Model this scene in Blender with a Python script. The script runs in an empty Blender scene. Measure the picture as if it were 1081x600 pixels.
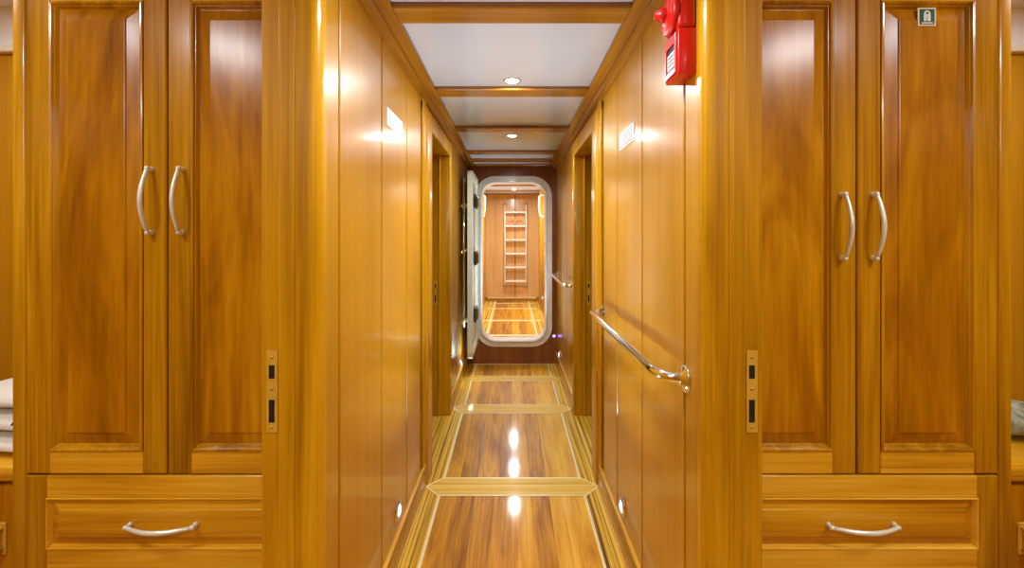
import bpy, bmesh, math, random
from mathutils import Vector, Matrix
random.seed(4)
S = bpy.context.scene
COL = S.collection
PI = math.pi

# ------------------------------------------------------------------ materials
def lin(r, g, b):
    f = lambda c: (c/255/12.92) if c/255 <= 0.04045 else ((c/255+0.055)/1.055)**2.4
    return (f(r), f(g), f(b), 1.0)

def nodes_of(name):
    m = bpy.data.materials.new(name); m.use_nodes = True
    nt = m.node_tree
    return m, nt, nt.nodes['Principled BSDF']

def plain(name, col, rough=0.4, metal=0.0, coat=0.0, emit=None, strength=0.0, mottle=0.0, scale=30):
    m, nt, b = nodes_of(name)
    b.inputs['Roughness'].default_value = rough
    b.inputs['Metallic'].default_value = metal
    b.inputs['Coat Weight'].default_value = coat
    if emit:
        b.inputs['Emission Color'].default_value = emit
        b.inputs['Emission Strength'].default_value = strength
    tc = nt.nodes.new('ShaderNodeTexCoord'); n = nt.nodes.new('ShaderNodeTexNoise')
    n.inputs['Scale'].default_value = scale; n.inputs['Detail'].default_value = 3
    nt.links.new(tc.outputs['Object'], n.inputs['Vector'])
    r = nt.nodes.new('ShaderNodeValToRGB')
    k = 1 - mottle
    r.color_ramp.elements[0].position = 0.35; r.color_ramp.elements[1].position = 0.65
    r.color_ramp.elements[0].color = (col[0]*k, col[1]*k, col[2]*k, 1)
    r.color_ramp.elements[1].color = col
    nt.links.new(n.outputs['Fac'], r.inputs['Fac'])
    nt.links.new(r.outputs['Color'], b.inputs['Base Color'])
    return m

def wood(name, dark, mid, light, axis='Z', across=9, along=0.7, rough=0.25, coat=0.4, plank=None, stripes=0.0,
         fine=0.25, bump=0.06, coat_rough=0.13, spread=0.14, spec=0.35, dist=1.6):
    """varnished timber, the grain running along `axis`"""
    m, nt, b = nodes_of(name); N = nt.nodes; L = nt.links
    tc = N.new('ShaderNodeTexCoord'); oi = N.new('ShaderNodeObjectInfo')
    mul = N.new('ShaderNodeMath'); mul.operation = 'MULTIPLY'; mul.inputs[1].default_value = 37.0
    L.new(oi.outputs['Random'], mul.inputs[0])
    add = N.new('ShaderNodeVectorMath'); add.operation = 'ADD'
    L.new(tc.outputs['Object'], add.inputs[0]); L.new(mul.outputs[0], add.inputs[1])
    vec = add.outputs[0]
    rnd = None
    if plank:
        ax, w = plank
        sp = N.new('ShaderNodeSeparateXYZ'); L.new(tc.outputs['Object'], sp.inputs[0])
        d = N.new('ShaderNodeMath'); d.operation = 'DIVIDE'; d.inputs[1].default_value = w
        L.new(sp.outputs[ax], d.inputs[0])
        fl = N.new('ShaderNodeMath'); fl.operation = 'FLOOR'; L.new(d.outputs[0], fl.inputs[0])
        wn = N.new('ShaderNodeTexWhiteNoise'); wn.noise_dimensions = '1D'
        L.new(fl.outputs[0], wn.inputs['W']); rnd = wn.outputs['Value']
        m2 = N.new('ShaderNodeMath'); m2.operation = 'MULTIPLY'; m2.inputs[1].default_value = 13.7
        L.new(rnd, m2.inputs[0])
        a2 = N.new('ShaderNodeVectorMath'); a2.operation = 'ADD'
        L.new(vec, a2.inputs[0]); L.new(m2.outputs[0], a2.inputs[1]); vec = a2.outputs[0]
    def noise(ac, al, detail, dist):
        mp = N.new('ShaderNodeMapping')
        sc = [ac, ac, ac]; sc['XYZ'.index(axis)] = al
        mp.inputs['Scale'].default_value = sc
        L.new(vec, mp.inputs['Vector'])
        n = N.new('ShaderNodeTexNoise'); n.inputs['Scale'].default_value = 1
        n.inputs['Detail'].default_value = detail; n.inputs['Distortion'].default_value = dist
        n.inputs['Roughness'].default_value = 0.55
        L.new(mp.outputs[0], n.inputs['Vector'])
        return n.outputs['Fac']
    def comb(a, ka, bb, kb):
        x = N.new('ShaderNodeMath'); x.operation = 'MULTIPLY'; x.inputs[1].default_value = ka; L.new(a, x.inputs[0])
        y = N.new('ShaderNodeMath'); y.operation = 'MULTIPLY_ADD'; y.inputs[1].default_value = kb
        L.new(bb, y.inputs[0]); L.new(x.outputs[0], y.inputs[2])
        return y.outputs[0]
    n1 = noise(across, along, 5, dist); n2 = noise(across*14, along*3, 2, 0.0); n3 = noise(2.2, 0.8, 2, 0.5)
    f = comb(n1, 0.75-fine, n2, fine); f = comb(f, 1.0, n3, 0.25)
    if stripes:
        n4 = noise(across*4.0, along*0.8, 2, 0.5)
        f = comb(f, 1-stripes, n4, stripes)
    if rnd is not None:
        f = comb(f, 0.83, rnd, 0.17)
    r = N.new('ShaderNodeValToRGB'); e = r.color_ramp.elements
    e[0].position = 0.5-spread; e[0].color = dark
    e[1].position = 0.5+spread; e[1].color = light
    q = e.new(0.5); q.color = mid
    L.new(f, r.inputs['Fac']); L.new(r.outputs['Color'], b.inputs['Base Color'])
    b.inputs['Roughness'].default_value = rough; b.inputs['Specular IOR Level'].default_value = spec
    b.inputs['Coat Weight'].default_value = coat
    b.inputs['Coat Roughness'].default_value = coat_rough
    bp = N.new('ShaderNodeBump'); bp.inputs['Strength'].default_value = bump; bp.inputs['Distance'].default_value = 0.002
    L.new(f, bp.inputs['Height']); L.new(bp.outputs[0], b.inputs['Normal']); L.new(bp.outputs[0], b.inputs['Coat Normal'])
    return m

cab = (lin(140, 92, 4), lin(184, 128, 8), lin(214, 160, 22))
cabl = (lin(186, 124, 10), lin(230, 172, 30), lin(246, 200, 66))
cpan = (lin(134, 80, 3), lin(184, 121, 5), lin(220, 160, 20))
wal = (lin(174, 121, 8), lin(190, 136, 14), lin(204, 150, 28))
jam = (lin(164, 112, 4), lin(204, 148, 8), lin(226, 170, 22))
bem = (lin(128, 80, 16), lin(156, 104, 24), lin(180, 128, 40))
M = {}
M['cab_v'] = wood('cabinet_wood_upright', *cab, axis='Z')
M['cab_h'] = wood('cabinet_wood_level', *cabl, axis='X')
M['pan_v'] = wood('cabinet_panel_wood', *cpan, axis='Z', across=4.2, along=1.15, coat_rough=0.22, coat=0.25, spec=0.25, dist=2.6, spread=0.17)
M['pan_h'] = wood('drawer_panel_wood', *(lin(164, 104, 6), lin(212, 150, 16), lin(236, 184, 40)), axis='X', across=8)
M['wall'] = wood('wall_panel_veneer', *wal, axis='Z', across=12, along=0.3, rough=0.35, coat=0.6, coat_rough=0.11, bump=0.05, spread=0.2)
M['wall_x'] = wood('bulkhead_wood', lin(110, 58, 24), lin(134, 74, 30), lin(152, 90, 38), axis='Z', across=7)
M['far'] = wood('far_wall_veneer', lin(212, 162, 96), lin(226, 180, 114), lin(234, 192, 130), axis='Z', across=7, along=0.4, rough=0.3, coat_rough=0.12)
M['jamb'] = wood('door_post_wood', *jam, axis='Z', across=10, coat=0.3, spec=0.2, rough=0.35)
M['rail_y'] = wood('ceiling_rail_wood', *bem, axis='Y', across=14)
M['beam_x'] = wood('ceiling_beam_wood', *bem, axis='X', across=14)
M['base_y'] = wood('skirting_wood', lin(130, 80, 10), lin(170, 116, 24), lin(196, 144, 44), axis='Y', across=16)
M['cap_y'] = wood('skirting_cap_wood', lin(206, 150, 40), lin(230, 178, 66), lin(244, 202, 96), axis='Y', across=16)
M['plank'] = wood('floor_plank_wood', lin(150, 92, 4), lin(220, 156, 26), lin(248, 198, 66), axis='Y', across=11, along=1.1, rough=0.5, coat=0.4, coat_rough=0.09, bump=0.02, spec=0.2, plank=(0, 0.0917))
zeb = (lin(96, 54, 4), lin(232, 184, 48), lin(252, 216, 100))
M['zeb_y'] = wood('floor_zebra_wood_long', *zeb, axis='Y', across=24, along=0.5, stripes=0.6, rough=0.5, coat=0.35, coat_rough=0.06, bump=0.02, spec=0.2, spread=0.11)
M['zeb_x'] = wood('floor_zebra_wood_cross', *(lin(190, 138, 26), lin(240, 198, 76), lin(252, 222, 120)), axis='X', across=18, along=0.7, stripes=0.5, rough=0.5, coat=0.35, coat_rough=0.06, bump=0.02, spec=0.2, spread=0.13)
M['inlay'] = plain('pale_inlay_wood', lin(255, 244, 178), 0.35, coat=0.4, mottle=0.06)
M['peg'] = plain('pale_peg_wood', lin(236, 216, 160), 0.3)
M['gap'] = plain('dark_seam', lin(44, 24, 8), 0.6, mottle=0.1)
M['white'] = plain('white_ceiling_panel', lin(197, 212, 226), 0.3, coat=0.3, mottle=0.02, scale=6)
M['lining'] = plain('white_cabin_lining', lin(246, 248, 252), 0.4, mottle=0.02, scale=6)
M['cream'] = plain('cream_trim_paint', lin(236, 230, 208), 0.4, mottle=0.04)
M['enamel'] = plain('white_enamel_steel', lin(246, 250, 248), 0.25, coat=0.4, mottle=0.04)
M['leafp'] = plain('pale_green_enamel', lin(222, 234, 214), 0.28, coat=0.4, mottle=0.05)
M['chrome'] = plain('polished_chrome', lin(232, 232, 230), 0.08, metal=1.0, mottle=0.05)
M['nickel'] = plain('satin_nickel', lin(238, 242, 226), 0.3, metal=0.3, mottle=0.08)
M['brass'] = plain('worn_brass', lin(240, 200, 72), 0.38, metal=0.3, mottle=0.15)
M['black'] = plain('black_recess', lin(30, 18, 8), 0.6, mottle=0.2)
M['steelb'] = plain('dark_hinge_steel', lin(46, 50, 46), 0.4, metal=0.6, mottle=0.2)
M['red'] = plain('red_alarm_plastic', lin(206, 22, 14), 0.3, coat=0.4, mottle=0.06)
M['redd'] = plain('deep_red_plastic', lin(176, 24, 14), 0.35, mottle=0.1)
M['paper'] = plain('white_sign_plastic', lin(232, 236, 236), 0.7, mottle=0.02)
M['ink'] = plain('grey_print', lin(90, 96, 94), 0.7, mottle=0.1)
M['cyan'] = plain('pale_blue_print', lin(186, 218, 222), 0.5, mottle=0.05)
M['green'] = plain('green_sign', lin(16, 92, 56), 0.35, mottle=0.08)
M['glow'] = plain('lit_lamp_lens', lin(255, 252, 244), 0.4, emit=(1, 0.97, 0.92, 1), strength=20)
M['led'] = plain('lit_step_light_lens', lin(236, 240, 255), 0.3, emit=(0.55, 0.68, 1, 1), strength=1.6)
M['violet'] = plain('violet_lit_lens', lin(190, 170, 255), 0.3, emit=(0.35, 0.22, 1, 1), strength=3)
M['tile'] = wood('cabin_floor_wood', lin(132, 82, 34), lin(158, 104, 48), lin(180, 126, 66), axis='Y', plank=(0, 0.12))
M['towel'] = plain('white_cotton', lin(240, 240, 232), 0.9, mottle=0.06, scale=60)
M['mark'] = plain('dark_towel_print', lin(44, 56, 40), 0.9, mottle=0.1)
M['cushion'] = plain('grey_green_cushion', lin(176, 184, 158), 0.9, mottle=0.65, scale=34)

# ------------------------------------------------------------------ mesh building
class MB:
    def __init__(s, *mats):
        s.v = []; s.f = []; s.mi = []; s.sm = []; s.mats = list(mats)
    def mat(s, m):
        if m not in s.mats: s.mats.append(m)
        return s.mats.index(m)
    def add(s, vs, fs, m=None, smooth=False):
        o = len(s.v); k = s.mat(m) if m else 0
        s.v += [tuple(v) for v in vs]
        for f in fs:
            s.f.append([i+o for i in f]); s.mi.append(k); s.sm.append(smooth)
        return s
    def box(s, x0, x1, y0, y1, z0, z1, m=None, b=0.0, seg=1, mtx=None):
        bm = bmesh.new(); bmesh.ops.create_cube(bm, size=1)
        for v in bm.verts:
            v.co = Vector(((x0+x1)/2+v.co.x*(x1-x0), (y0+y1)/2+v.co.y*(y1-y0), (z0+z1)/2+v.co.z*(z1-z0)))
        if b > 0:
            bmesh.ops.bevel(bm, geom=bm.edges[:], offset=b, segments=seg, affect='EDGES', profile=0.5)
        return s.take(bm, m, seg > 1, mtx)
    def take(s, bm, m=None, smooth=False, mtx=None):
        bm.verts.index_update()
        vs = [(mtx @ v.co) if mtx else v.co.copy() for v in bm.verts]
        fs = [[v.index for v in f.verts] for f in bm.faces]
        bm.free()
        return s.add(vs, fs, m, smooth)
    def tube(s, pts, r, m=None, n=12, cap=True, flat=None):
        """round bar along a path; flat=(sx, sy) squashes its section"""
        pts = [Vector(p) for p in pts]; vs = []; fs = []
        rr = r if isinstance(r, (list, tuple)) else [r]*len(pts)
        up = None
        for i, p in enumerate(pts):
            t = (pts[min(i+1, len(pts)-1)]-pts[max(i-1, 0)]).normalized()
            if up is None:
                up = Vector((0, 0, 1)) if abs(t.z) < 0.9 else Vector((1, 0, 0))
            a = t.cross(up).normalized(); bb = a.cross(t).normalized(); up = bb
            for k in range(n):
                an = 2*PI*k/n
                fx, fy = flat if flat else (1, 1)
                vs.append(p + a*math.cos(an)*rr[i]*fx + bb*math.sin(an)*rr[i]*fy)
        for i in range(len(pts)-1):
            for k in range(n):
                fs.append([i*n+k, i*n+(k+1) % n, (i+1)*n+(k+1) % n, (i+1)*n+k])
        if cap:
            fs.append(list(range(n-1, -1, -1))); fs.append([(len(pts)-1)*n+k for k in range(n)])
        return s.add(vs, fs, m, True)
    def lathe(s, prof, origin, axis, m=None, n=28):
        """prof: (distance along axis, radius)"""
        ax = Vector(axis).normalized(); o = Vector(origin)
        u = ax.orthogonal().normalized(); w = ax.cross(u)
        vs = []; fs = []
        for d, r in prof:
            for k in range(n):
                an = 2*PI*k/n
                vs.append(o+ax*d+(u*math.cos(an)+w*math.sin(an))*max(r, 1e-5))
        for i in range(len(prof)-1):
            for k in range(n):
                fs.append([i*n+k, i*n+(k+1) % n, (i+1)*n+(k+1) % n, (i+1)*n+k])
        fs.append(list(range(n-1, -1, -1))); fs.append([(len(prof)-1)*n+k for k in range(n)])
        return s.add(vs, fs, m, True)
    def rects(s, x0, x1, z0, z1, prof, m=None, cap=True):
        """raised-panel loft facing -Y: prof = list of (inset, y)"""
        vs = []; fs = []
        for i, y in prof:
            vs += [(x0+i, y, z0+i), (x1-i, y, z0+i), (x1-i, y, z1-i), (x0+i, y, z1-i)]
        for k in range(len(prof)-1):
            for j in range(4):
                fs.append([k*4+j, k*4+(j+1) % 4, k*4+4+(j+1) % 4, k*4+4+j])
        if cap: fs.append([(len(prof)-1)*4+j for j in range(4)])
        return s.add(vs, fs, m, False)
    def loft(s, loops, m=None, smooth=False, close=False, cap=False):
        n = len(loops[0]); vs = [p for l in loops for p in l]; fs = []
        L = len(loops)
        for i in range(L if close else L-1):
            a = i*n; b = ((i+1) % L)*n
            for k in range(n):
                fs.append([a+k, a+(k+1) % n, b+(k+1) % n, b+k])
        if cap:
            fs.append(list(range(n-1, -1, -1))); fs.append([(L-1)*n+k for k in range(n)])
        return s.add(vs, fs, m, smooth)
    def build(s, name, mat=None, parent=None, loc=None):
        me = bpy.data.meshes.new(name)
        me.from_pydata(s.v, [], s.f)
        ms = ([mat] if mat else []) + [x for x in s.mats]
        # index 0 = default material
        for x in (ms if ms else [M['gap']]): me.materials.append(x)
        off = 1 if mat else 0
        for p, k, sm in zip(me.polygons, s.mi, s.sm):
            p.material_index = k; p.use_smooth = sm
        bm = bmesh.new(); bm.from_mesh(me)
        bmesh.ops.recalc_face_normals(bm, faces=bm.faces[:]); bm.to_mesh(me); bm.free()
        o = bpy.data.objects.new(name, me); COL.objects.link(o)
        if parent: o.parent = parent
        if loc: o.location = loc
        return o

def B(mat): return MB(mat)

def thing(name, label, cat, loc=(0, 0, 0), group=None):
    o = bpy.data.objects.new(name, None); COL.objects.link(o)
    o.empty_display_size = 0.05; o.location = loc
    o['label'] = label; o['category'] = cat
    if group: o['group'] = group
    return o
def tag(o, label, cat, group=None):
    o['label'] = label; o['category'] = cat
    if group: o['group'] = group
    return o
def struct(o):
    o['kind'] = 'structure'; return o
def twin(root, loc, label):
    r = root.copy(); COL.objects.link(r); r.location = loc; r['label'] = label
    for ch in list(root.children):
        c = ch.copy(); COL.objects.link(c); c.parent = r
        for g in list(ch.children):
            d = g.copy(); COL.objects.link(d); d.parent = c
    return r

def rrect(w0, w1, h0, h1, r, n=8):
    pts = []
    for cx, cy, a0 in ((w1-r, h1-r, 0), (w0+r, h1-r, 90), (w0+r, h0+r, 180), (w1-r, h0+r, 270)):
        for k in range(n+1):
            a = math.radians(a0+90*k/n); pts.append((cx+r*math.cos(a), cy+r*math.sin(a)))
    return pts

# ------------------------------------------------------------------ dimensions
W = 0.455                 # corridor half width
CZ = 2.02                 # ceiling panels
CAM = 1.29
YB = 4.60                 # bulkhead
D0, D1, DH = 2.49, 3.27, 1.87   # side doorways

# ------------------------------------------------------------------ floor
fl = MB(M['tile'])
fl.box(-2.35, 2.35, -2.2, YB+0.05, -0.06, 0.0, M['tile'])
def sheet(x0, x1, y0, y1, z, m):
    fl.add([(x0, y0, z), (x1, y0, z), (x1, y1, z), (x0, y1, z)], [[0, 1, 2, 3]], m)
bands = [(-1.25, -1.05), (0.98, 1.16), (2.255, 2.43), (3.31, 3.49), (4.05, 4.20)]
IX = 0.368; iw = 0.013
for sx in (-1, 1):
    xs = sorted((sx*IX, sx*0.60)); sheet(xs[0], xs[1], -2.2, YB, 0.001, M['zeb_y'])
prev = -2.2
for (b0, b1) in bands + [(YB-0.03, YB)]:
    sheet(-IX, IX, prev, b0, 0.0012, M['plank'])
    for sx in (-1, 1):
        xs = sorted((sx*(IX-iw), sx*IX)); sheet(xs[0], xs[1], prev, b0, 0.0022, M['inlay'])
    # pegs at both ends of the planks
    for k in range(8):
        x = -IX+0.046+k*0.0917
        for yy in (prev+0.035, b0-0.035):
            for dx in ((-0.02, 0.02) if k % 3 else (0.0,)):
                ps = [(x+dx+0.0022*math.cos(2*PI*j/8), yy+0.0022*math.sin(2*PI*j/8), 0.0024) for j in range(8)]
                fl.add(ps, [list(range(8))], M['peg'])
    prev = b1
for (b0, b1) in bands:
    c = (b0+b1)/2; t = 0.449
    def hexa(i, z, m):
        fl.add([(-IX, b0+i, z), (IX, b0+i, z), (t-i*1.2, c, z), (IX, b1-i, z), (-IX, b1-i, z), (-t+i*1.2, c, z)], [[0, 1, 2, 3, 4, 5]], m)
    hexa(0, 0.0030, M['inlay']); hexa(0.011, 0.0036, M['zeb_x'])
sheet(-W, W, YB-0.03, YB, 0.0031, M['inlay'])
struct(fl.build('floor'))

# ------------------------------------------------------------------ corridor walls
def boards(mb, sx, edges, z0, z1, g=0.006, t=0.024):
    for a, b_ in zip(edges[:-1], edges[1:]):
        xs = sorted((sx*W, sx*(W+t)))
        mb.box(xs[0], xs[1], a+g, b_-g, z0, z1, M['wall'], 0.0025)
for side, sx in (('left', -1), ('right', 1)):
    w = MB(M['wall'])
    def bx(a, b_, y0, y1, z0, z1, m, bev=0.0, seg=1):
        xs = sorted((sx*a, sx*b_)); w.box(xs[0], xs[1], y0, y1, z0, z1, m, bev, seg)
    # core of the wall, in dark behind the seams
    bx(W+0.022, 0.53, 1.09, D0-0.02, 0.0, 2.2, M['gap'])
    bx(W+0.022, 0.53, D1+0.02, YB, 0.0, 2.2, M['gap'])
    bx(W+0.022, 0.53, D0-0.02, D1+0.02, DH+0.02, 2.2, M['gap'])
    boards(w, sx, [1.082, 1.2, 1.59, 1.965, 2.27], 0.0, 2.03)
    boards(w, sx, [3.36, 3.76, 4.14, YB+0.004], 0.0, 2.03)
    bx(W, W+0.014, 2.27, 3.36, DH+0.10, 2.03, M['wall'], 0.002)
    # cabin side lining
    bx(0.53, 0.54, 1.09, D0-0.02, 0.0, 2.2, M['wall']); bx(0.53, 0.54, D1+0.02, YB, 0.0, 2.2, M['wall'])
    bx(0.53, 0.54, D0-0.02, D1+0.02, DH+0.02, 2.2, M['wall'])
    # stretch behind the camera, past the cabin doorway
    bx(W, 0.54, -2.2, 0.22, 0.0, 2.2, M['wall'])
    bx(W, 0.54, 0.22, 1.05, 2.0, 2.2, M['wall'])
    struct(w.build('wall_'+side))
    # near door post of the cabin doorway (with its lock strike)
    j = MB(M['jamb'])
    pts = []
    r = 0.024
    xi = 0.4445; xo = 0.588
    prof = [(xi, 1.088), (xi, 1.05+r)]
    for k in range(1, 7):
        a = PI/2*k/6; prof.append((xi+r-r*math.cos(a), 1.05+r-r*math.sin(a)))
    prof += [(0.500, 1.05), (0.501, 1.0512), (0.502, 1.05), (0.537, 1.05), (0.541, 1.054), (0.541, 1.066), (xo-0.003, 1.066), (xo, 1.069), (xo, 1.115), (0.54, 1.115), (0.54, 1.088)]
    lo = [[(sx*x, y, 0.0) for x, y in prof], [(sx*x, y, 2.2) for x, y in prof]]
    j.loft(lo, M['jamb'], cap=True)
    # bead between post and panelling
    j.tube([(sx*(W-0.001), 1.094, 0.0), (sx*(W-0.001), 1.094, 2.03)], 0.007, M['jamb'], n=10)
    dj = struct(j.build('trim_1' if sx < 0 else 'trim_2'))
    sp = MB(M['brass'])
    xa, xb = sorted((sx*0.5490, sx*0.5745))
    za, zb = 0.832, 1.023
    bars = [(za, 0.854), (0.908, 0.957), (0.989, zb)]
    for q0, q1 in bars: sp.box(xa, xb, 1.0635, 1.0662, q0, q1, M['brass'])
    for q0, q1 in ((0.854, 0.908), (0.957, 0.989)): sp.box(xa, xa+0.0052, 1.0635, 1.0662, q0, q1, M['brass']); sp.box(xb-0.0062, xb, 1.0635, 1.0662, q0, q1, M['brass'])
    sp.box(xa+0.005, xb-0.006, 1.0652, 1.0664, 0.85, 0.995, M['black'])
    so = sp.build('strike_plate', None, dj)
    for zz in (0.843, 0.933, 1.007):
        sc = MB(M['brass']); sc.lathe([(0, 0.004), (0.0012, 0.0036), (0.0016, 0.002)], ((xa+xb)/2, 1.0636, zz), (0, -1, 0), M['brass'], 12)
        sc.box((xa+xb)/2-0.003, (xa+xb)/2+0.003, 1.0615, 1.0622, zz-0.0005, zz+0.0005, M['black'])
        sc.build('screw', None, so)
    # opposite post beside the camera
    j2 = MB(M['jamb']); xs = sorted((sx*xi, sx*xo)); j2.box(xs[0], xs[1], 0.20, 0.255, 0, 2.2, M['jamb'], 0.008, 3)
    struct(j2.build('trim_3' if sx < 0 else 'trim_4'))
    # side doorway further along: casing and lining
    c = MB(M['jamb'])
    def cb(a, b_, y0, y1, z0, z1, bev=0.003, seg=1):
        xs = sorted((sx*a, sx*b_)); c.box(xs[0], xs[1], y0, y1, z0, z1, M['jamb'], bev, seg)
    cb(W-0.010, 0.46, 2.285, 2.36, 0, DH+0.12); cb(W-0.020, 0.585, 2.355, D0, 0, DH+0.07, 0.01, 3)
    cb(W-0.012, 0.585, D1, D1+0.085, 0, DH+0.07, 0.006, 2)
    cb(W-0.014, 0.585, D0-0.01, D1+0.02, DH, DH+0.07, 0.004); cb(W-0.009, 0.46, 2.285, D1+0.10, DH+0.068, DH+0.105)
    cb(0.515, 0.530, D1-0.012, D1+0.002, 0, DH, 0.002)
    dd = struct(c.build('door_1' if sx < 0 else 'door_2'))
    s2 = MB(M['brass']); xa, xb = sorted((sx*0.540, sx*0.562))
    s2.box(xa, xb, D1-0.003, D1+0.001, 0.80, 0.97, M['brass'], 0.0005)
    s2.box(xa+0.006, xb-0.006, D1-0.0038, D1, 0.82, 0.872, M['black']); s2.box(xa+0.006, xb-0.006, D1-0.0038, D1, 0.92, 0.95, M['black'])
    s2.build('strike_plate', None, dd)
    # skirting
    bs = MB(M['base_y'])
    for y0, y1 in ((1.10, 2.33), (3.36, YB)):
        xs = [(W+0.002, 0), (0.4445, 0), (0.4425, 0.004), (0.4425, 0.078), (0.446, 0.088), (0.446, 0.112), (0.449, 0.120), (W+0.002, 0.120)]
        bs.loft([[(sx*x, y0, z) for x, z in xs], [(sx*x, y1, z) for x, z in xs]], M['base_y'], cap=True)
        for zq, xq, hq in ((0.117, 0.4405, 0.010), (0.0, 0.4385, 0.013)):
            xc = sorted((sx*xq, sx*(W+0.001))); bs.box(xc[0], xc[1], y0, y1, zq, zq+hq, M['cap_y'], 0.003, 2)
    struct(bs.build('baseboard_'+side))
    # ceiling side rail
    cr = MB(M['rail_y'])
    xs = [(W+0.01, 1.985), (0.425, 1.985), (0.418, 1.995), (0.418, 2.004), (0.376, 2.004), (0.373, 2.008), (0.373, 2.03), (W+0.01, 2.03)]
    cr.loft([[(sx*x, -2.2, z) for x, z in xs], [(sx*x, YB, z) for x, z in xs]], M['rail_y'], cap=True)
    struct(cr.build('trim_5' if sx < 0 else 'trim_6'))

# ------------------------------------------------------------------ ceiling
ce = MB(M['white'])
ce.box(-0.53, 0.53, -2.2, YB, CZ, CZ+0.05, M['white'])
struct(ce.build('ceiling'))
for i, (y0, y1) in enumerate(((-1.72, -1.6), (-0.92, -0.80), (-0.12, 0.0), (0.66, 0.76), (1.415, 1.52), (2.205, 2.32), (2.985, 3.10), (3.83, 3.945), (4.24, 4.35), (4.53, 4.60))):
    bmx = MB(M['beam_x']); bmx.box(-0.374, 0.374, y0, y1, 2.002, CZ+0.004, M['beam_x'], 0.003)
    struct(bmx.build('trim_%d' % (7+i)))

# ------------------------------------------------------------------ cabins at both sides (shell)
for side, sx in (('left', -1), ('right', 1)):
    for (nm, y0, y1) in (('cabin', -2.2, 1.78), ('far', 1.82, YB)):
        pass
    def bx(mb, a, b_, y0, y1, z0, z1, m, bev=0):
        xs = sorted((sx*a, sx*b_)); mb.box(xs[0], xs[1], y0, y1, z0, z1, m, bev)
    w = MB(M['wall'])
    bx(w, 0.54, 2.30, 1.78, 1.82, 0.0, 2.2, M['wall'])
    # white upper lining with a cream ledge below it
    bx(w, 0.54, 2.30, 1.765, 1.781, 2.035, 2.2, M['lining']); bx(w, 0.54, 2.30, 1.752, 1.781, 2.005, 2.032, M['cream'], 0.003)
    struct(w.build('wall_cabin_'+side))
    o = MB(M['wall']); bx(o, 2.30, 2.35, -2.2, YB, 0.0, 2.2, M['wall']); struct(o.build('wall_outer_'+side))
    c = MB(M['white']); bx(c, 0.525, 2.35, -2.2, YB, 2.18, 2.24, M['lining']); struct(c.build('ceiling_cabin_'+side))
w = MB(M['wall'])
w.box(-2.35, 2.35, -2.26, -2.2, 0, 2.24, M['wall'])
struct(w.build('wall_back'))
w = MB(M['wall_x'])
for sx in (-1, 1):
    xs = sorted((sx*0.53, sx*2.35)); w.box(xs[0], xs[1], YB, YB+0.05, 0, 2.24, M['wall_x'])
# bulkhead with rounded opening
hx0, hx1, hz0, hz1 = -0.368, 0.394, 0.205, 1.875
inner = rrect(hx0, hx1, hz0, hz1, 0.185)
cx, cz = (hx0+hx1)/2, (hz0+hz1)/2
def onrect(p):
    dx, dz = p[0]-cx, p[1]-cz
    t = min(((0.56-cx)/dx if dx > 0 else (-0.56-cx)/dx) if abs(dx) > 1e-6 else 1e9,
            ((2.24-cz)/dz if dz > 0 else (0-cz)/dz) if abs(dz) > 1e-6 else 1e9)
    return (cx+dx*t, cz+dz*t)
outer = [onrect(p) for p in inner]
# keep the rectangle's corners
for cxr, czr in ((0.56, 2.24), (-0.56, 2.24), (-0.56, 0), (0.56, 0)):
    k = min(range(len(outer)), key=lambda i: (outer[i][0]-cxr)**2+(outer[i][1]-czr)**2); outer[k] = (cxr, czr)
L = lambda pts, y: [(p[0], y, p[1]) for p in pts]
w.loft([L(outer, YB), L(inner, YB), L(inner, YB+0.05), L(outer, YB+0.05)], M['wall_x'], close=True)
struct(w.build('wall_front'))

# ------------------------------------------------------------------ watertight door in the bulkhead
wd = thing('watertight_door', 'white steel watertight door with rounded frame, open at the corridor end', 'door', (0, YB, 0))
fr = MB(M['enamel'])
o1 = (-0.372, 0.405, 0.178, 1.902); 
def ring(ins, y, r): return [(p[0], y, p[1]) for p in rrect(o1[0]+ins, o1[1]-ins, o1[2]+ins, o1[3]-ins, r)]
fr.loft([ring(0, 0.004, 0.20), ring(0, -0.014, 0.20), ring(0.004, -0.018, 0.196), ring(0.05, -0.018, 0.155), ring(0.056, -0.05, 0.15), ring(0.064, -0.054, 0.145),
         ring(0.074, -0.05, 0.135), ring(0.074, 0.10, 0.135), ring(0.05, 0.10, 0.15), ring(0.05, 0.004, 0.15)], M['enamel'], close=True)
fr.build('frame', None, wd)
for k in range(26):
    p0 = rrect(o1[0]+0.026, o1[1]-0.026, o1[2]+0.026, o1[3]-0.026, 0.175, 6)
    per = p0+[p0[0]]
    ln = [0]
    for a, b_ in zip(per[:-1], per[1:]): ln.append(ln[-1]+math.dist(a, b_))
    d = ln[-1]*(k+0.5)/26
    i = max(q for q in range(len(ln)) if ln[q] <= d); i = min(i, len(per)-2)
    t = (d-ln[i])/(ln[i+1]-ln[i]); px = per[i][0]+(per[i+1][0]-per[i][0])*t; pz = per[i][1]+(per[i+1][1]-per[i][1])*t
    sc = MB(M['nickel']); sc.lathe([(0, 0.008), (0.003, 0.007), (0.005, 0.003)], (px, -0.017, pz), (0, -1, 0), M['nickel'], 10); sc.build('bolt', None, wd)
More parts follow.
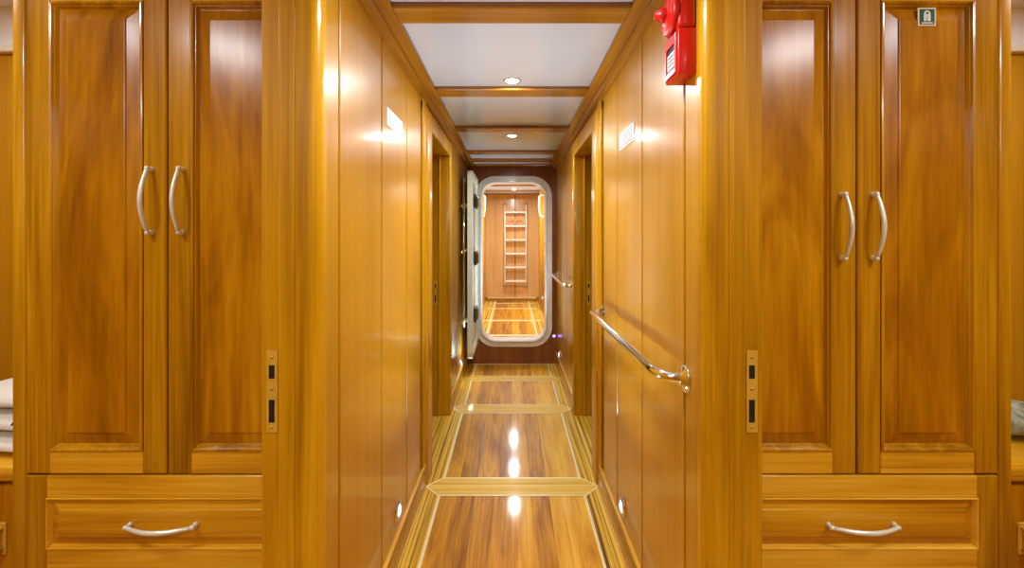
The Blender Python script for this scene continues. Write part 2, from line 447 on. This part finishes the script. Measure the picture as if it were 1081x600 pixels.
# leaf, swung open along the left wall
lf = MB(M['leafp'])
y0, y1, z0, z1 = -0.69, -0.022, 0.225, 1.868
def lring(ins, x, r=0.07): return [(x, p[0], p[1]) for p in rrect(y0+ins, y1-ins, z0+ins, z1-ins, r)]
lf.loft([lring(0.0, -0.384), lring(0.0, -0.344), lring(0.004, -0.340), lring(0.03, -0.340), lring(0.036, -0.352), lring(0.3, -0.352)], M['leafp'], cap=True)
lo = lf.build('leaf', None, wd)
lo['label'] = 'pale green white leaf seen edge on'
g = MB(M['cream']); g.loft([lring(0.05, -0.353), lring(0.052, -0.343), lring(0.072, -0.343), lring(0.074, -0.353)], M['cream'], close=True); g.build('gasket', None, lo)
for zz in (1.615, 1.09, 0.57):
    h = MB(M['steelb'])
    h.box(-0.344, -0.326, -0.46, -0.26, zz-0.065, zz+0.065, M['steelb'], 0.006)
    h.tube([(-0.326, -0.36, zz-0.055), (-0.318, -0.36, zz-0.04), (-0.318, -0.36, zz+0.04), (-0.326, -0.36, zz+0.055)], 0.012, M['chrome'], 10)
    h.build('hinge_block', None, lo)
lb = MB(M['chrome'])
lb.tube([(-0.418, -0.64, 0.50), (-0.418, -0.64, 1.80)], 0.011, M['chrome'], 12); lb.build('locking_bar', None, lo)
for zz in (1.56, 1.17, 0.565):
    h = MB(M['chrome'])
    h.tube([(-0.384, -0.64, zz), (-0.428, -0.64, zz)], 0.017, M['chrome'], 12)
    h.tube([(-0.418, -0.655, zz), (-0.424, -0.70, zz), (-0.424, -0.76, zz-0.015)], 0.010, M['chrome'], 10); h.build('dog_handle', None, lo)

# ------------------------------------------------------------------ next corridor beyond the bulkhead
Y2 = 8.6; FZ = 0.07
f2 = MB(M['plank'])
f2.box(-0.62, 0.62, YB+0.05, Y2, FZ-0.1, FZ, M['zeb_y'])
def sheet2(x0, x1, y0, y1, z, m): f2.add([(x0, y0, z), (x1, y0, z), (x1, y1, z), (x0, y1, z)], [[0, 1, 2, 3]], m)
sheet2(-0.31, 0.31, YB+0.05, Y2, FZ+0.001, M['plank'])
for sx in (-1, 1):
    xs = sorted((sx*0.295, sx*0.325)); sheet2(xs[0], xs[1], YB+0.05, Y2, FZ+0.002, M['inlay'])
for y in (5.55, 6.55, 7.65, 8.25): sheet2(-0.42, 0.42, y, y+0.10, FZ+0.003, M['inlay']); None
struct(f2.build('floor_aft'))
c2 = MB(M['white']); c2.box(-0.62, 0.62, YB+0.05, Y2, 2.08, 2.13, M['white']); struct(c2.build('ceiling_aft'))
for i, y in enumerate((5.3, 6.1, 6.9, 7.7, 8.3)):
    b_ = MB(M['beam_x']); b_.box(-0.60, 0.60, y, y+0.1, 2.062, 2.084, M['beam_x'], 0.003); struct(b_.build('trim_%d' % (20+i)))
for side, sx in (('left', -1), ('right', 1)):
    w = MB(M['far'])
    xs = sorted((sx*0.50, sx*0.60)); 
    for a, b2 in ((YB+0.05, 5.6), (5.61, 6.6), (6.61, 7.5)): w.box(xs[0], xs[1], a, b2, 0, 2.1, M['wall'], 0.003)
    xs = sorted((sx*0.47, sx*0.60)); w.box(xs[0], xs[1], 7.5, 7.68, 0, 2.1, M['jamb'], 0.008, 2)
    xs = sorted((sx*0.50, sx*0.60)); w.box(xs[0], xs[1], 7.68, Y2, 0, 2.1, M['wall'])
    xs = sorted((sx*0.485, sx*0.60)); w.box(xs[0], xs[1], YB+0.05, 7.5, FZ, 0.16, M['base_y'], 0.003)
    struct(w.build('wall_aft_'+side))
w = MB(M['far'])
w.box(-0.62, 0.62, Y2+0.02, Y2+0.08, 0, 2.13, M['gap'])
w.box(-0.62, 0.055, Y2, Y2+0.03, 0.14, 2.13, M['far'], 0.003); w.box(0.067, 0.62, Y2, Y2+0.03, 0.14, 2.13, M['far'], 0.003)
w.box(-0.62, 0.62, Y2-0.01, Y2+0.03, 0.05, 0.13, M['base_y'], 0.003); w.box(-0.46, 0.46, Y2-0.014, Y2, 0.125, 0.142, M['inlay'])
struct(w.build('wall_aft_back'))

# ladder on the end wall
la = thing('wall_ladder', 'shiny metal six step ladder fixed upright on the far end wall', 'ladder', (0.065, Y2, 0))
for sx in (-1, 1):
    r = MB(M['nickel']); x = sx*0.20
    r.tube([(x, -0.005, 1.905), (x, -0.05, 1.905), (x, -0.085, 1.89), (x, -0.10, 1.86), (x, -0.10, 0.42), (x, -0.09, 0.38), (x, -0.05, 0.36), (x, -0.005, 0.36)], 0.016, M['nickel'], 12)
    r.lathe([(0, 0.03), (0.008, 0.028)], (x, 0.0, 1.905), (0, -1, 0), M['chrome'], 16); r.lathe([(0, 0.03), (0.008, 0.028)], (x, 0.0, 0.36), (0, -1, 0), M['chrome'], 16)
    r.build('rail', None, la)
for k in range(6):
    z = 0.458+k*0.257
    r = MB(M['enamel']); r.box(-0.19, 0.19, -0.14, -0.06, z-0.015, z+0.015, M['enamel'], 0.006, 2); r.build('step', None, la)
# small red notice between the two upper steps
nt_ = thing('red_lettered_notice', 'tiny notice in red lettering between the upper steps of the ladder', 'notice', (0.065, Y2, 1.585))
bk = MB(M['paper']); bk.box(-0.14, 0.14, -0.004, -0.0005, -0.035, 0.035, M['far'], 0.001); bk.build('backing', None, nt_)
lt = MB(M['red'])
for k, hgt in enumerate((0.03, 0.05, 0.05, 0.04, 0.05, 0.055)):
    x = -0.115+k*0.042
    lt.box(x, x+0.009, -0.0055, -0.0035, -0.025, -0.025+hgt, M['red']); lt.box(x+0.009, x+0.026, -0.0055, -0.0035, -0.025+hgt*0.45, -0.025+hgt*0.62, M['red'])
    if k % 2: lt.box(x+0.02, x+0.028, -0.0055, -0.0035, -0.025, -0.025+hgt*0.6, M['red'])
lt.build('lettering', None, nt_)
# bent grab pipes high on both sides of the aft corridor
def grab(sx, label):
    g = MB(M['chrome']); x = sx*0.5
    g.tube([(x, 7.0, 1.93), (x-sx*0.05, 7.0, 1.93), (x-sx*0.08, 7.0, 1.90), (x-sx*0.08, 7.03, 1.72), (x-sx*0.06, 7.06, 1.62), (x, 7.06, 1.60)], 0.017, M['nickel'], 10)
    for z, y in ((1.93, 7.0), (1.60, 7.06)): g.lathe([(0, 0.03), (0.008, 0.027)], (x, y, z), (-sx, 0, 0), M['nickel'], 14)
    tag(g.build('grab_handle'), label, 'grab handle', 'grab handles of the room behind the bulkhead')
grab(-1, 'bent metal grab handle high on the left wall seen through the bulkhead door')
grab(1, 'bent metal grab handle high on the right wall seen through the bulkhead door')

# ------------------------------------------------------------------ wardrobes
YC = 1.25
def bow(mb, p0, p1, out, m):
    """bow pull from p0 to p1, bulging along -Y by out"""
    p0, p1 = Vector(p0), Vector(p1); n = 14; pts = []; d = (p1-p0)
    for k in range(n+1):
        t = k/n; y = 0.016+out*math.sin(PI*t)
        pts.append(p0+d*t+Vector((0, -y, 0)))
    rr = [0.0048+0.0016*math.sin(PI*k/n) for k in range(n+1)]
    mb.tube(pts, rr, m, 10)
    for p, s_ in ((p0, 1), (p1, -1)):
        a = d.normalized()*s_
        mb.lathe([(0, 0.0075), (0.004, 0.0075), (0.006, 0.0055), (0.019, 0.0055), (0.022, 0.004)], p, (0, -1, 0), m, 14)
        mb.lathe([(-0.007, 0.003), (-0.005, 0.0058), (0.004, 0.0062), (0.007, 0.0052)], p+Vector((0, -0.016, 0)), a, m, 14)

def wardrobe(sx, label, hz):
    mid = sx*0.949
    t = thing('wardrobe', label, 'wardrobe', (mid, YC, 0), 'twin wardrobes either side of the corridor')
    inn, out = 0.541, 1.378       # distances from the centreline
    # local: X measured from mid, Y from the front face
    def X(a): return sx*a-mid
    def rng(a, b_): return sorted((X(a), X(b_)))
    b = MB(M['cab_v'])
    for a, c, z0_, z1_, y0_, y1_ in ((inn, 0.556, 0, 2.17, 0.002, 0.50), ):
        r = rng(a, c); b.box(r[0], r[1], y0_, y1_, z0_, z1_, M['cab_v'], 0.001)
    r = rng(1.339, out); b.box(r[0], r[1], 0.0, 0.50, 0, 2.17, M['cab_v'], 0.009, 3)
    r = rng(0.55, 1.345); b.box(r[0], r[1], 0.03, 0.50, 0.34, 2.17, M['gap']); b.box(r[0], r[1], 0.002, 0.03, 2.005, 2.17, M['cab_h'], 0.001)
    b.box(r[0], r[1], 0.004, 0.50, 0.0, 0.33, M['cab_h'], 0.001)
    b.build('body', None, t)
    for (a0, a1, hx) in ((0.5585, 0.9465, 0.905), (0.9510, 1.3365, 0.9905)):
        r = rng(a0, a1); z0_, z1_ = 0.6375, 2.0; st = 0.064
        d = MB(M['cab_v'])
        d.box(r[0], r[0]+st, 0, 0.024, z0_, z1_, M['cab_v'], 0.003); d.box(r[1]-st, r[1], 0, 0.024, z0_, z1_, M['cab_v'], 0.003)
        d.box(r[0]+st, r[1]-st, 0.0003, 0.024, z0_, z0_+0.062, M['cab_h'], 0.002); d.box(r[0]+st, r[1]-st, 0.0003, 0.024, z1_-0.062, z1_, M['cab_h'], 0.002)
        # ogee moulding round the opening
        d.rects(r[0]+st-0.001, r[1]-st+0.001, z0_+0.061, z1_-0.061, [(0, 0.0005), (0.001, -0.0025), (0.004, -0.0035), (0.008, -0.002), (0.011, 0.003), (0.013, 0.003), (0.017, 0.009), (0.019, 0.012)], M['cab_v'], cap=False)
        do = d.build('door', None, t)
        p = MB(M['pan_v'])
        p.rects(r[0]+st+0.016, r[1]-st-0.016, z0_+0.078, z1_-0.078, [(-0.003, 0.014), (0, 0.012), (0.032, 0.004), (0.034, 0.001), (0.037, 0.0)], M['pan_v'])
        p.build('panel', None, do)
        h = MB(M['nickel']); x = X(hx)
        bow(h, (x, 0, hz-0.087), (x, 0, hz+0.087), 0.024, M['nickel']); h.build('handle', None, do)
    r = rng(0.5585, 1.3375); z0_, z1_ = 0.345, 0.632; sl, sr = 0.057, 0.057
    d = MB(M['cab_h'])
    d.box(r[0], r[0]+sl, 0, 0.024, z0_, z1_, M['cab_v'], 0.003); d.box(r[1]-sr, r[1], 0, 0.024, z0_, z1_, M['cab_v'], 0.003)
    d.box(r[0]+sl, r[1]-sr, 0.0003, 0.024, z1_-0.062, z1_, M['cab_h'], 0.002); d.box(r[0]+sl, r[1]-sr, 0.0003, 0.024, z0_, z0_+0.085, M['cab_h'], 0.002)
    d.rects(r[0]+sl-0.001, r[1]-sr+0.001, z0_+0.084, z1_-0.061, [(0, 0.0005), (0.001, -0.002), (0.004, -0.002), (0.007, 0.005), (0.009, 0.012)], M['cab_h'], cap=False)
    do = d.build('drawer', None, t)
    p = MB(M['pan_h'])
    p.rects(r[0]+sl+0.006, r[1]-sr-0.006, z0_+0.090, z1_-0.067, [(-0.003, 0.014), (0, 0.012), (0.026, 0.003), (0.028, 0.0005), (0.031, 0.0)], M['pan_h']); p.build('panel', None, do)
    h = MB(M['nickel']); bow(h, (X(0.958)-0.09, 0, 0.499), (X(0.958)+0.09, 0, 0.499), 0.024, M['nickel']); h.build('handle', None, do)
    return t
wardrobe(-1, 'varnished wooden wardrobe left of the corridor, with plain doors and no sign', 1.388)
wardrobe(1, 'varnished wooden wardrobe right of the corridor, with green safety sign on it', 1.318)

# green sign on the right wardrobe
sg = thing('safety_sign', 'small square green safety sign on the right wardrobe door', 'sign', (1.139, YC-0.0005, 1.894))
k = MB(M['paper']); k.box(-0.025, 0.025, -0.0015, 0.0003, -0.025, 0.025, M['cream'], 0.0004); k.box(-0.0205, 0.0205, -0.0019, -0.001, -0.021, 0.021, M['green']); k.build('plate', None, sg)
k = MB(M['paper'])
jk = [(-0.0095, -0.012), (-0.0095, 0.008), (-0.007, 0.014), (-0.003, 0.017), (0.003, 0.017), (0.007, 0.014), (0.0095, 0.008), (0.0095, -0.012), (0.006, -0.013), (0.0, -0.010), (-0.006, -0.013)]
k.add([(x, -0.0023, z) for x, z in jk]+[(x, -0.0018, z) for x, z in jk], [list(range(11))]+[[i, (i+1) % 11, 11+(i+1) % 11, 11+i] for i in range(11)], M['paper'])
k.box(-0.0155, 0.0165, -0.0023, -0.0018, -0.0185, -0.0155, M['paper'])
hd = [(0.0032*math.cos(2*PI*i/12), -0.0025, 0.0095+0.0036*math.sin(2*PI*i/12)) for i in range(12)]
k.add(hd, [list(range(12))], M['green']); k.box(-0.0006, 0.0006, -0.0025, -0.0022, -0.010, 0.003, M['green'])
k.build('pictogram', None, sg)

# ------------------------------------------------------------------ night stands with soft goods
def nightstand(sx, label):
    t = thing('nightstand', label, 'nightstand', (sx*1.66, 1.75, 0), 'nightstands behind the wardrobes')
    a, b_ = -0.27, 0.27
    k = MB(M['cab_v']); k.box(a, b_, -0.38, 0, 0.0, 0.565, M['pan_v'], 0.003); k.build('body', None, t)
    k = MB(M['cab_h']); k.box(a-0.005, b_+0.005, -0.41, 0.0, 0.565, 0.61, M['cab_h'], 0.008, 2); k.build('top', None, t)
    d = MB(M['pan_h']); d.box(a+0.02, b_-0.02, -0.396, -0.378, 0.29, 0.55, M['pan_v'], 0.003); do = d.build('drawer', None, t)
    h = MB(M['brass']); x = -sx*0.145
    h.box(x-0.012, x+0.012, -0.401, -0.395, 0.345, 0.44, M['brass'], 0.002); h.tube([(x, -0.40, 0.36), (x, -0.425, 0.365), (x, -0.43, 0.39), (x, -0.425, 0.42), (x, -0.40, 0.425)], 0.006, M['brass'], 10)
    h.build('handle', None, do)
nightstand(-1, 'dark wooden nightstand beside the left wardrobe, carrying white towels')
nightstand(1, 'dark wooden nightstand beside the right wardrobe, carrying a mottled cushion')
def pillow(mb, cx, cy, cz, sx, sy, sz, m, wr=0.012, e=0.6):
    n, mm = 30, 20; vs = []; fs = []
    sg_ = lambda v, p: math.copysign(abs(v)**p, v)
    for i in range(mm+1):
        ph = -PI/2+PI*i/mm
        for j in range(n):
            th = 2*PI*j/n
            x = sg_(math.cos(ph), e)*sg_(math.cos(th), e); y = sg_(math.cos(ph), e)*sg_(math.sin(th), e); z = sg_(math.sin(ph), 0.8)
            q = 1+wr/sz*0.5*math.sin(7*th+3*ph)*math.cos(ph)
            vs.append((cx+x*sx*q, cy+y*sy*q, cz+z*sz*(1+0.06*math.sin(5*x+4*y))))
    for i in range(mm):
        for j in range(n): fs.append([i*n+j, i*n+(j+1) % n, (i+1)*n+(j+1) % n, (i+1)*n+j])
    mb.add(vs, fs, m, True)
zz = 0.611
for k, (h_, lab) in enumerate(((0.056, 'folded white towel at the bottom of the stack on the left nightstand'), (0.062, 'folded white towel in the middle of the left nightstand stack, with dark mark'), (0.066, 'folded white towel on top of the left nightstand stack'))):
    t = MB(M['towel']); pillow(t, -1.60, 1.56, zz+h_/2, 0.17-0.008*k, 0.155-0.006*k, h_/2, M['towel'], 0.006, 0.4)
    if k == 1:
        for q in range(6): t.tube([(-1.535+0.012*math.cos(q), 1.406, zz+0.03+0.012*math.sin(q)), (-1.535+0.012*math.cos(q+1), 1.406, zz+0.03+0.012*math.sin(q+1))], 0.004, M['mark'], 8)
    tag(t.build('folded_towel'), lab, 'towel', 'towels on the left nightstand'); zz += h_+0.006
t = MB(M['cushion']); pillow(t, 1.69, 1.60, 0.611+0.056, 0.155, 0.12, 0.05, M['cushion'], 0.012, 0.7)
tag(t.build('cushion'), 'grey green mottled cushion on the right nightstand', 'cushion')

# ------------------------------------------------------------------ wall fittings
# handrails on the right wall
def handrail(y0, y1, label):
    t = thing('handrail', label, 'handrail', (W, y0, 0.918), 'handrails on the right wall')
    Lr = y1-y0; s = 0.062; R = 0.075
    pts = [(0.0, 0, 0), (-0.012, 0.001, 0)]
    for k in range(9):
        a = PI/2*k/8; pts.append((-s+(s-0.014)*(1-math.sin(a)) if False else -0.014-(s-0.014)*math.sin(a), 0.004+R*1.3*(1-math.cos(a)), 0))
    pts += [(-s, Lr*0.4, 0), (-s, Lr*0.7, 0)]
    for k in range(7):
        a = PI/2*k/6; pts.append((-s+0.022*(1-math.cos(a)), Lr-0.022+0.022*math.sin(a), 0))
    pts += [(0.0, Lr, 0)]
    m = MB(M['chrome']); m.tube(pts, 0.0135, M['chrome'], 16); m.build('rail', None, t)
    for yy in (0, Lr):
        f = MB(M['chrome']); f.lathe([(0, 0.036), (0.004, 0.036), (0.008, 0.030), (0.010, 0.020), (0.018, 0.017)], (0, yy, 0), (-1, 0, 0), M['chrome'], 28)
        fo = f.build('flange', None, t)
        for a in (0.5, 2.6, 4.7):
            c = MB(M['nickel']); c.lathe([(0, 0.0045), (0.002, 0.004)], (-0.006, yy+0.026*math.cos(a), 0.026*math.sin(a)), (-1, 0, 0), M['nickel'], 10); c.build('screw', None, fo)
handrail(1.19, 2.245, 'long chrome handrail on the right wall nearest the camera')
handrail(3.42, 4.46, 'chrome handrail on the right wall beside the watertight door')

# step lights above the skirting
for (sx, y, z, lab) in ((-1, 1.80, 0.205, 'round chrome step light low on left wall nearest the camera'), (1, 1.86, 0.185, 'round chrome step light low on right wall below the long handrail'),
                        (-1, 4.02, 0.165, 'round step light low on left wall beside the open steel door leaf'), (1, 4.33, 0.165, 'round step light low on right wall by the steel door frame'),
                        (-1, 7.35, 0.3, 'added step light on left wall deepest in the room behind the steel door, brightening its ceiling'), (1, 7.35, 0.3, 'added step light on right wall deepest in the room behind the steel door, brightening its ceiling'),  # this pair and the next are added to whiten the aft ceiling
                        (-1, 6.2, 0.3, 'added step light on left wall of the room seen through the steel door, brightening its ceiling'), (1, 6.2, 0.3, 'added step light on right wall of the room seen through the steel door, brightening its ceiling')):
    WX = W if y < YB else 0.5
    t = thing('step_light', lab, 'step light', (sx*WX, y, z), 'step lights above the skirting')
    q = MB(M['chrome']); q.lathe([(0, 0.037), (0.004, 0.037), (0.009, 0.033), (0.010, 0.025), (0.006, 0.024)], (0, 0, 0), (-sx, 0, 0), M['chrome'], 28); q.build('bezel', None, t)
    l = bpy.data.lights.new('step_uplight', 'AREA'); l.shape = 'DISK'; l.size = 0.05; l.energy = 3.2; l.color = (0.74, 0.84, 1.0); l.spread = math.radians(76)  # lamp added at the lens, tilted up to brighten the ceiling
    lo_ = bpy.data.objects.new('step_uplight', l); COL.objects.link(lo_); lo_.location = (sx*(WX-0.035), y, z); lo_.rotation_euler = (0, math.radians(180-34*sx), 0)
    q = MB(M['led']); q.lathe([(0.004, 0.024), (0.010, 0.022), (0.014, 0.012), (0.015, 0.001)], (0, 0, 0), (-sx, 0, 0), M['led'], 24); q.build('lens', None, t)

t = thing('indicator_light', 'tiny violet indicator light on the bulkhead right of the steel door frame', 'indicator light', (0.425, YB+0.002, 0.285))
q = MB(M['chrome']); q.lathe([(0, 0.018), (0.004, 0.018), (0.007, 0.014)], (0, 0, 0), (0, -1, 0), M['chrome'], 20); q.build('bezel', None, t)
q = MB(M['violet']); q.lathe([(0.006, 0.014), (0.011, 0.010), (0.013, 0.002)], (0, 0, 0), (0, -1, 0), M['violet'], 20); q.build('lens', None, t)

# fire alarm parts on the right wall
t = thing('fire_call_point', 'red square call point box on right wall below the round sounder', 'alarm', (W, 1.168, 1.75))
q = MB(M['red']); hx, hy, hz_ = 0.045, 0.047, 0.057
q.box(-hx, 0, -hy, hy, -hz_, hz_, M['red'], 0.003, 2); q.build('box', None, t)
q = MB(M['redd']); 
for a in ((-hy+0.008, hy-0.008, 0.026, hz_-0.008), (-hy+0.008, hy-0.008, -hz_+0.006, -0.036), (-hy+0.008, -hy+0.018, -0.036, 0.026), (hy-0.018, hy-0.008, -0.036, 0.026)):
    q.box(-hx-0.005, -hx+0.001, a[0], a[1], a[2], a[3], M['red'], 0.001)
q.build('front_frame', None, t)
q = MB(M['black']); q.box(-hx-0.001, -hx+0.001, -hy+0.018, hy-0.018, -0.036, 0.026, M['black']); q.build('recess', None, t)
q = MB(M['paper']); q.box(-hx-0.003, -hx, -hy+0.022, hy-0.024, -0.030, 0.010, M['paper'], 0.0006)
for zz_ in (-0.022, -0.012, -0.002): q.box(-hx-0.0036, -hx-0.002, -hy+0.026, hy-0.030, zz_, zz_+0.004, M['ink'])
q.build('glass_pane', None, t)
t = thing('alarm_sounder', 'red round ridged alarm sounder on right wall above the call point', 'alarm', (W, 1.168, 1.862))
q = MB(M['red']); q.box(-0.045, 0, -0.048, 0.048, -0.054, 0.05, M['red'], 0.010, 3); q.build('base', None, t)
q = MB(M['red']); q.lathe([(0.043, 0.050), (0.050, 0.052), (0.056, 0.050), (0.058, 0.044), (0.056, 0.040), (0.060, 0.037), (0.062, 0.033), (0.059, 0.029), (0.064, 0.025), (0.064, 0.018)], (0, 0, -0.004), (-1, 0, 0), M['red'], 32); q.build('ridged_dome', None, t)
q = MB(M['red']); q.lathe([(0.060, 0.019), (0.078, 0.016), (0.080, 0.012), (0.088, 0.009), (0.089, 0.002)], (0, 0, -0.004), (-1, 0, 0), M['red'], 20); q.build('nozzle', None, t)

# little white plates on the walls
t = thing('wall_sign', 'small blank looking white sign with pale blue mark on left corridor wall', 'sign', (-W, 1.765, 1.73))
q = MB(M['paper']); q.box(0, 0.003, -0.118, 0.118, -0.0335, 0.0335, M['paper'], 0.001); q.build('plate', None, t)
q = MB(M['cyan']); q.box(0.0028, 0.0034, -0.088, -0.052, -0.02, 0.022, M['cyan']); q.box(0.0028, 0.0034, -0.03, 0.09, -0.004, 0.018, M['cyan']); q.build('print', None, t)
t = thing('wall_sign', 'small white sign with lines of grey text on right corridor wall', 'sign', (W, 1.80, 1.685))
q = MB(M['paper']); q.box(-0.003, 0, -0.108, 0.108, -0.0335, 0.0335, M['paper'], 0.001); q.build('plate', None, t)
q = MB(M['ink'])
random.seed(9)
for zz_ in (0.022, 0.010, -0.002, -0.014, -0.025):
    y = -0.09
    while y < 0.085:
        l_ = random.uniform(0.008, 0.026); e_ = min(y+l_, 0.09); q.box(-0.0034, -0.0028, y, e_, zz_-0.0022, zz_+0.0022, M['ink']); y = e_+0.006
q.build('print', None, t)

# ------------------------------------------------------------------ lamps
def downlight(x, y, z, label, power, size=0.06, col=(0.94, 0.96, 1.0), sc=1):
    t = thing('ceiling_downlight', label, 'ceiling light', (x, y, z), 'recessed ceiling downlights')
    q = MB(M['chrome']); q.lathe([(0, 0.042), (0.003, 0.042), (0.006, 0.038), (0.006, 0.033), (0.001, 0.032)], (0, 0, 0), (0, 0, -1), M['chrome'], 28); q.build('trim_ring', None, t)
    q = MB(M['glow']); q.lathe([(0.0, 0.032), (0.004, 0.031), (0.009, 0.018), (0.011, 0.001)], (0, 0, 0), (0, 0, -1), M['glow'], 24); q.build('lens', None, t)
    t.scale = (sc, sc, 1)
    l = bpy.data.lights.new('downlight_glow', 'AREA'); l.shape = 'DISK'; l.size = size; l.energy = power; l.color = col; l.spread = PI
    o = bpy.data.objects.new('downlight_glow', l); COL.objects.link(o); o.location = (x, y, z-0.008)
PW = 11.5
downlight(0, 2.12, CZ, 'recessed downlight in corridor ceiling nearest the camera', PW)
downlight(0, 3.27, CZ, 'recessed downlight in corridor ceiling second from the camera', PW)
downlight(0, 0.97, CZ, 'recessed downlight in the ceiling between the two cabin doorways', PW)
downlight(0, -0.5, CZ, 'recessed downlight in the ceiling behind the viewpoint', PW)
downlight(0.03, 5.7, 2.08, 'downlight in the first ceiling bay behind the bulkhead door', 22)
downlight(0.03, 6.6, 2.08, 'downlight in the middle ceiling bay behind the bulkhead door', 22)
downlight(0.03, 7.55, 2.08, 'downlight before the ladder in the ceiling behind the bulkhead door', 22)
for sx, nm in ((-1, 'left'), (1, 'right')):
    downlight(sx*1.33, 0.36, 2.18, 'recessed downlight in the %s cabin ceiling in front of the wardrobe' % nm, 10, 0.24, sc=3.6)
    downlight(sx*1.15, -1.1, 2.18, 'added fill downlight in the %s cabin ceiling at the far end behind the viewpoint' % nm, 20, 0.24, sc=3.6)  # extra unseen lamp, added to even the light down the wardrobe fronts
    downlight(sx*1.72, 1.2, 2.18, 'recessed downlight in the %s cabin ceiling beside the wardrobe' % nm, 5, 0.2, sc=3)

# ------------------------------------------------------------------ world, camera, view
wo = bpy.data.worlds.new('dim_surroundings'); S.world = wo; wo.use_nodes = True
wo.node_tree.nodes['Background'].inputs[0].default_value = (0.9, 0.95, 1, 1); wo.node_tree.nodes['Background'].inputs[1].default_value = 0.3
cd = bpy.data.cameras.new('camera'); co = bpy.data.objects.new('camera', cd); COL.objects.link(co)
cd.sensor_width = 36; cd.sensor_fit = 'HORIZONTAL'; cd.lens = 480/1081*36; cd.clip_start = 0.02
cd.shift_y = -50/1081
co.location = (0, 0, CAM); co.rotation_euler = (PI/2, 0, 0)
S.camera = co
vs = S.view_settings
vs.view_transform = 'Standard'; vs.look = 'None'; vs.gamma = 1; vs.use_curve_mapping = False; vs.exposure = 0.42
